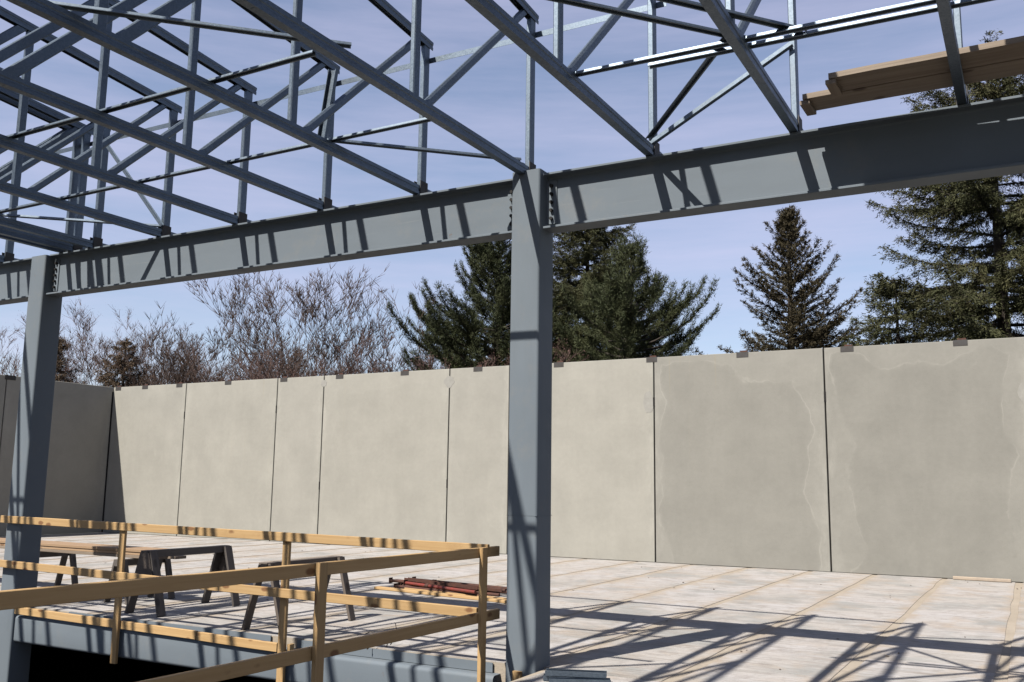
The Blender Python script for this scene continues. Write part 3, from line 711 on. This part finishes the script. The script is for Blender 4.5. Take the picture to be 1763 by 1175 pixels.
# thicket far behind: one mass
rr = random.Random(77); segs = []
for i in range(1300):
    x = rr.uniform(-72, -19); y = rr.uniform(40, 52); h = rr.uniform(4.0, 7.5) + .8*math.sin(x*.35) - (.9 if x > -27 else 0); p = Vector((x, y, -3.3)); z = 1.5
    d = Vector((rr.gauss(0, .18), rr.gauss(0, .15), 1)).normalized(); p = p + d*4.5
    for kx in range(5):
        d = (d + rnd_unit(rr)*.16).normalized(); q = p + d*(h - 1.2 + rr.uniform(-.4, .4))/5; segs.append((*p, *q, .022 - .003*kx, .019 - .003*kx))
        for t in range(2):
            e = (d + rnd_unit(rr)*.75).normalized(); e2 = q + e*rr.uniform(.4, 1.2); segs.append((*q, *e2, .009, .006))
            segs.append((*((q + e2)/2), *((q + e2)/2 + (e + rnd_unit(rr)*.8).normalized()*.5), .007, .004))
        p = q
tag(link('brush_thicket', seg_mesh('brush_thicket', segs, 3), BARK1), 'far mass of bare brushwood behind the row of bare trees', 'brush', None, 'stuff')

# ---- conifers
def leaf_mesh(name, C, D, L, W, rs):
    """thin leaf triangles: centre C, direction D, length L, width W"""
    n = len(C); D = D/np.maximum(np.linalg.norm(D, axis=1, keepdims=True), 1e-9)
    a = rs.normal(size=(n, 3)); s = np.cross(D, a); s /= np.maximum(np.linalg.norm(s, axis=1, keepdims=True), 1e-9)
    V = np.stack([C - s*W[:, None]*.5, C + s*W[:, None]*.5, C + D*L[:, None]], 1)
    return np_mesh(name, V.reshape(-1, 3), np.arange(3*n).reshape(-1, 3), 3)
def conifer(name, label, x, y, top, radius, seed, kind, leaf, bark, p=1.0, zlow=3.5, gap=.12, dens=1.0, sway=0.0):
    rs = np.random.RandomState(seed); zb = -3.3; H = top - zb
    o = thing(name, (x, y, zb), label, 'tree', 'evergreen trees beyond the wall')
    segs = []; C = []; D = []; LL = []; WW = []
    pts = [np.array([sway*math.sin(3*i/14), 0, H*i/14.0]) for i in range(15)]
    tr = [(*pts[i], *pts[i+1], .020*H*(1 - i/14.5) + .01, .020*H*(1 - (i+1)/14.5) + .01) for i in range(14)]
    z = zlow - zb
    while z < H - .1:
        t = z/H; tv = (z - (zlow - zb))/(H - (zlow - zb))
        Rz = radius*((1 - tv)**p)*(1.0 if kind != 'pine' else (.75 + .25*math.sin(tv*9 + seed))) + .10
        nb = {'spruce': 7, 'pine': 8, 'open': 6}[kind]; a0 = rs.rand()*6.28
        for b in range(nb):
            if rs.rand() < gap: continue
            az = a0 + 6.283*b/nb + rs.normal()*.25; L = Rz*(rs.uniform(.62, 1.22) if kind != 'open' else rs.choice([.55, .8, .95, 1.2])*rs.uniform(.85, 1.1))
            if kind == 'pine': el, curl = .02 + .5*tv, .95
            elif kind == 'spruce': el, curl = -.22 + .75*tv, .30
            else: el, curl = .10 + .6*tv, .38
            el += rs.normal()*.10
            ns = max(4, int(L/.22)); q = np.array([sway*math.sin(3*t), 0, z]); ds = L/ns
            out = np.array([math.cos(az), math.sin(az), 0.]); side = np.array([-math.sin(az), math.cos(az), 0.])
            for s in range(ns):
                f = (s+1)/ns; e = el + curl*f*f*(.9 if kind != 'spruce' else 1.0) - (.20*math.sin(f*3.1) if kind == 'spruce' else 0)
                d = out*math.cos(e) + np.array([0, 0, math.sin(e)]); d = d + rs.normal(size=3)*.06; d /= np.linalg.norm(d)
                nq = q + d*ds; rad = max(.008, .018*L*(1 - f)); segs.append((*q, *nq, rad + .006, rad))
                start = .30 if kind == 'pine' else .12
                if f > start:
                    # side twigs with needles
                    for sg in (-1, 1):
                        tl = (.26 + .62*(1 - f)*min(1.7, L/2.0))*rs.uniform(.55, 1.25)
                        if kind == 'open': tl *= .72
                        td = d*{'spruce': .8, 'pine': .9, 'open': .8}[kind] + side*sg*rs.uniform(.35, 1.0) + np.array([0, 0, {'spruce': rs.uniform(-.60, .05), 'pine': rs.uniform(-.10, .80), 'open': rs.uniform(-.25, .45)}[kind]])
                        td /= np.linalg.norm(td)
                        k = max(3, int(tl/.062*dens))
                        tt = (np.arange(k) + rs.rand(k))/k
                        base = nq + td*tl*tt[:, None] - np.array([0, 0, .28 if kind == 'spruce' else 0])*tl*(tt[:, None]**2)
                        if tl > .3: segs.append((*nq, *(nq + td*tl*.8), .009, .005))
                        m = {'spruce': 9, 'pine': 7, 'open': 8}[kind]
                        bb = np.repeat(base, m, 0); nn = len(bb)
                        dd = td + rs.normal(size=(nn, 3))*({'spruce': .60, 'pine': .65, 'open': .6}[kind])
                        if kind == 'pine': dd[:, 2] += .2
                        if kind == 'spruce': dd[:, 2] -= .25
                        C.append(bb + rs.normal(size=(nn, 3))*{'spruce': .05, 'pine': .05, 'open': .03}[kind]); D.append(dd)
                        LL.append(rs.uniform(.6, 1.2, nn)*{'spruce': .115, 'pine': .16, 'open': .105}[kind]); WW.append(rs.uniform(.6, 1.2, nn)*{'spruce': .030, 'pine': .025, 'open': .030}[kind])
                    m = 8; dd = d + rs.normal(size=(m, 3))*.5
                    C.append(nq + rs.normal(size=(m, 3))*.03); D.append(dd); LL.append(rs.uniform(.09, .16, m)); WW.append(rs.uniform(.03, .05, m))
                q = nq
        z += rs.uniform(.16, .30) * (1.05 if kind == 'open' else 1.25) * (1.15 if kind == 'pine' else 1.0)
    # leader tuft
    m = 40; C.append(np.array([sway*math.sin(3), 0, H - .5]) + np.stack([rs.normal(size=m)*.05, rs.normal(size=m)*.05, rs.rand(m)*.5], 1)); D.append(rs.normal(size=(m, 3))*.5 + np.array([0, 0, .9])); LL.append(rs.uniform(.1, .18, m)); WW.append(rs.uniform(.03, .05, m))
    link('trunk', seg_mesh('trunk', tr, 8), bark, o)
    link('limbs', seg_mesh('limbs', segs, 3), bark, o)
    link('crown', leaf_mesh('crown', np.concatenate(C), np.concatenate(D), np.concatenate(LL), np.concatenate(WW), rs), leaf, o)
    return o
BARKC = m_bark('conifer_bark', (0.075, 0.058, 0.046), (0.05, 0.04, 0.034))
PINE = m_leaf('white_pine_needles', (0.034, 0.044, 0.017), (0.060, 0.070, 0.027), (0.075, 0.080, 0.030))
SPRU = m_leaf('spruce_needles', (0.040, 0.046, 0.018), (0.075, 0.076, 0.030), (0.088, 0.080, 0.030))
BROWN = m_leaf('brownish_spruce_needles', (0.046, 0.038, 0.018), (0.074, 0.056, 0.028), (0.086, 0.070, 0.036))
CEDAR = m_leaf('winter_cedar_foliage', (0.14, 0.088, 0.052), (0.10, 0.072, 0.044), (0.15, 0.10, 0.06))
conifer('white_pine', 'broad dark white pine left of and behind the central column', -20.7, 36, 13.6, 5.7, 31, 'pine', PINE, BARKC, .45, 4.6, .04, 1.25)
conifer('spruce_tree', 'dense green spruce just right of the central column', -17.2, 38, 15.0, 4.1, 22, 'spruce', SPRU, BARKC, .60, 5.4, .10)
conifer('white_pine', 'white pine with upswept limbs between the dense spruce and the brown spruce', -13.5, 34, 11.0, 4.9, 23, 'pine', PINE, BARKC, .62, 4.4, .14, 1.15)
conifer('spruce_tree', 'pointed brownish spruce standing alone against the sky', -7.15, 33, 11.3, 3.1, 24, 'open', BROWN, BARKC, .80, 4.2, .14)
conifer('spruce_tree', 'tall shaggy spruce at the right edge, rising above the beam', -.55, 32, 15.4, 4.7, 25, 'spruce', SPRU, BARKC, .45, 4.0, .46)
conifer('spruce_tree', 'small bushy spruce left of the tall shaggy spruce', -3.35, 30, 7.9, 2.2, 26, 'spruce', SPRU, BARKC, .50, 3.6, .22)
conifer('cedar_tree', 'rusty brown cone shaped cedar beside the left column', -45.2, 31.5, 9.0, 1.8, 27, 'spruce', CEDAR, BARKC, .7, 4.6, .25)
conifer('cedar_tree', 'rusty brown cone shaped cedar above the end wall corner', -39.7, 31.5, 8.6, 1.8, 28, 'spruce', CEDAR, BARKC, .8, 4.6, .25)
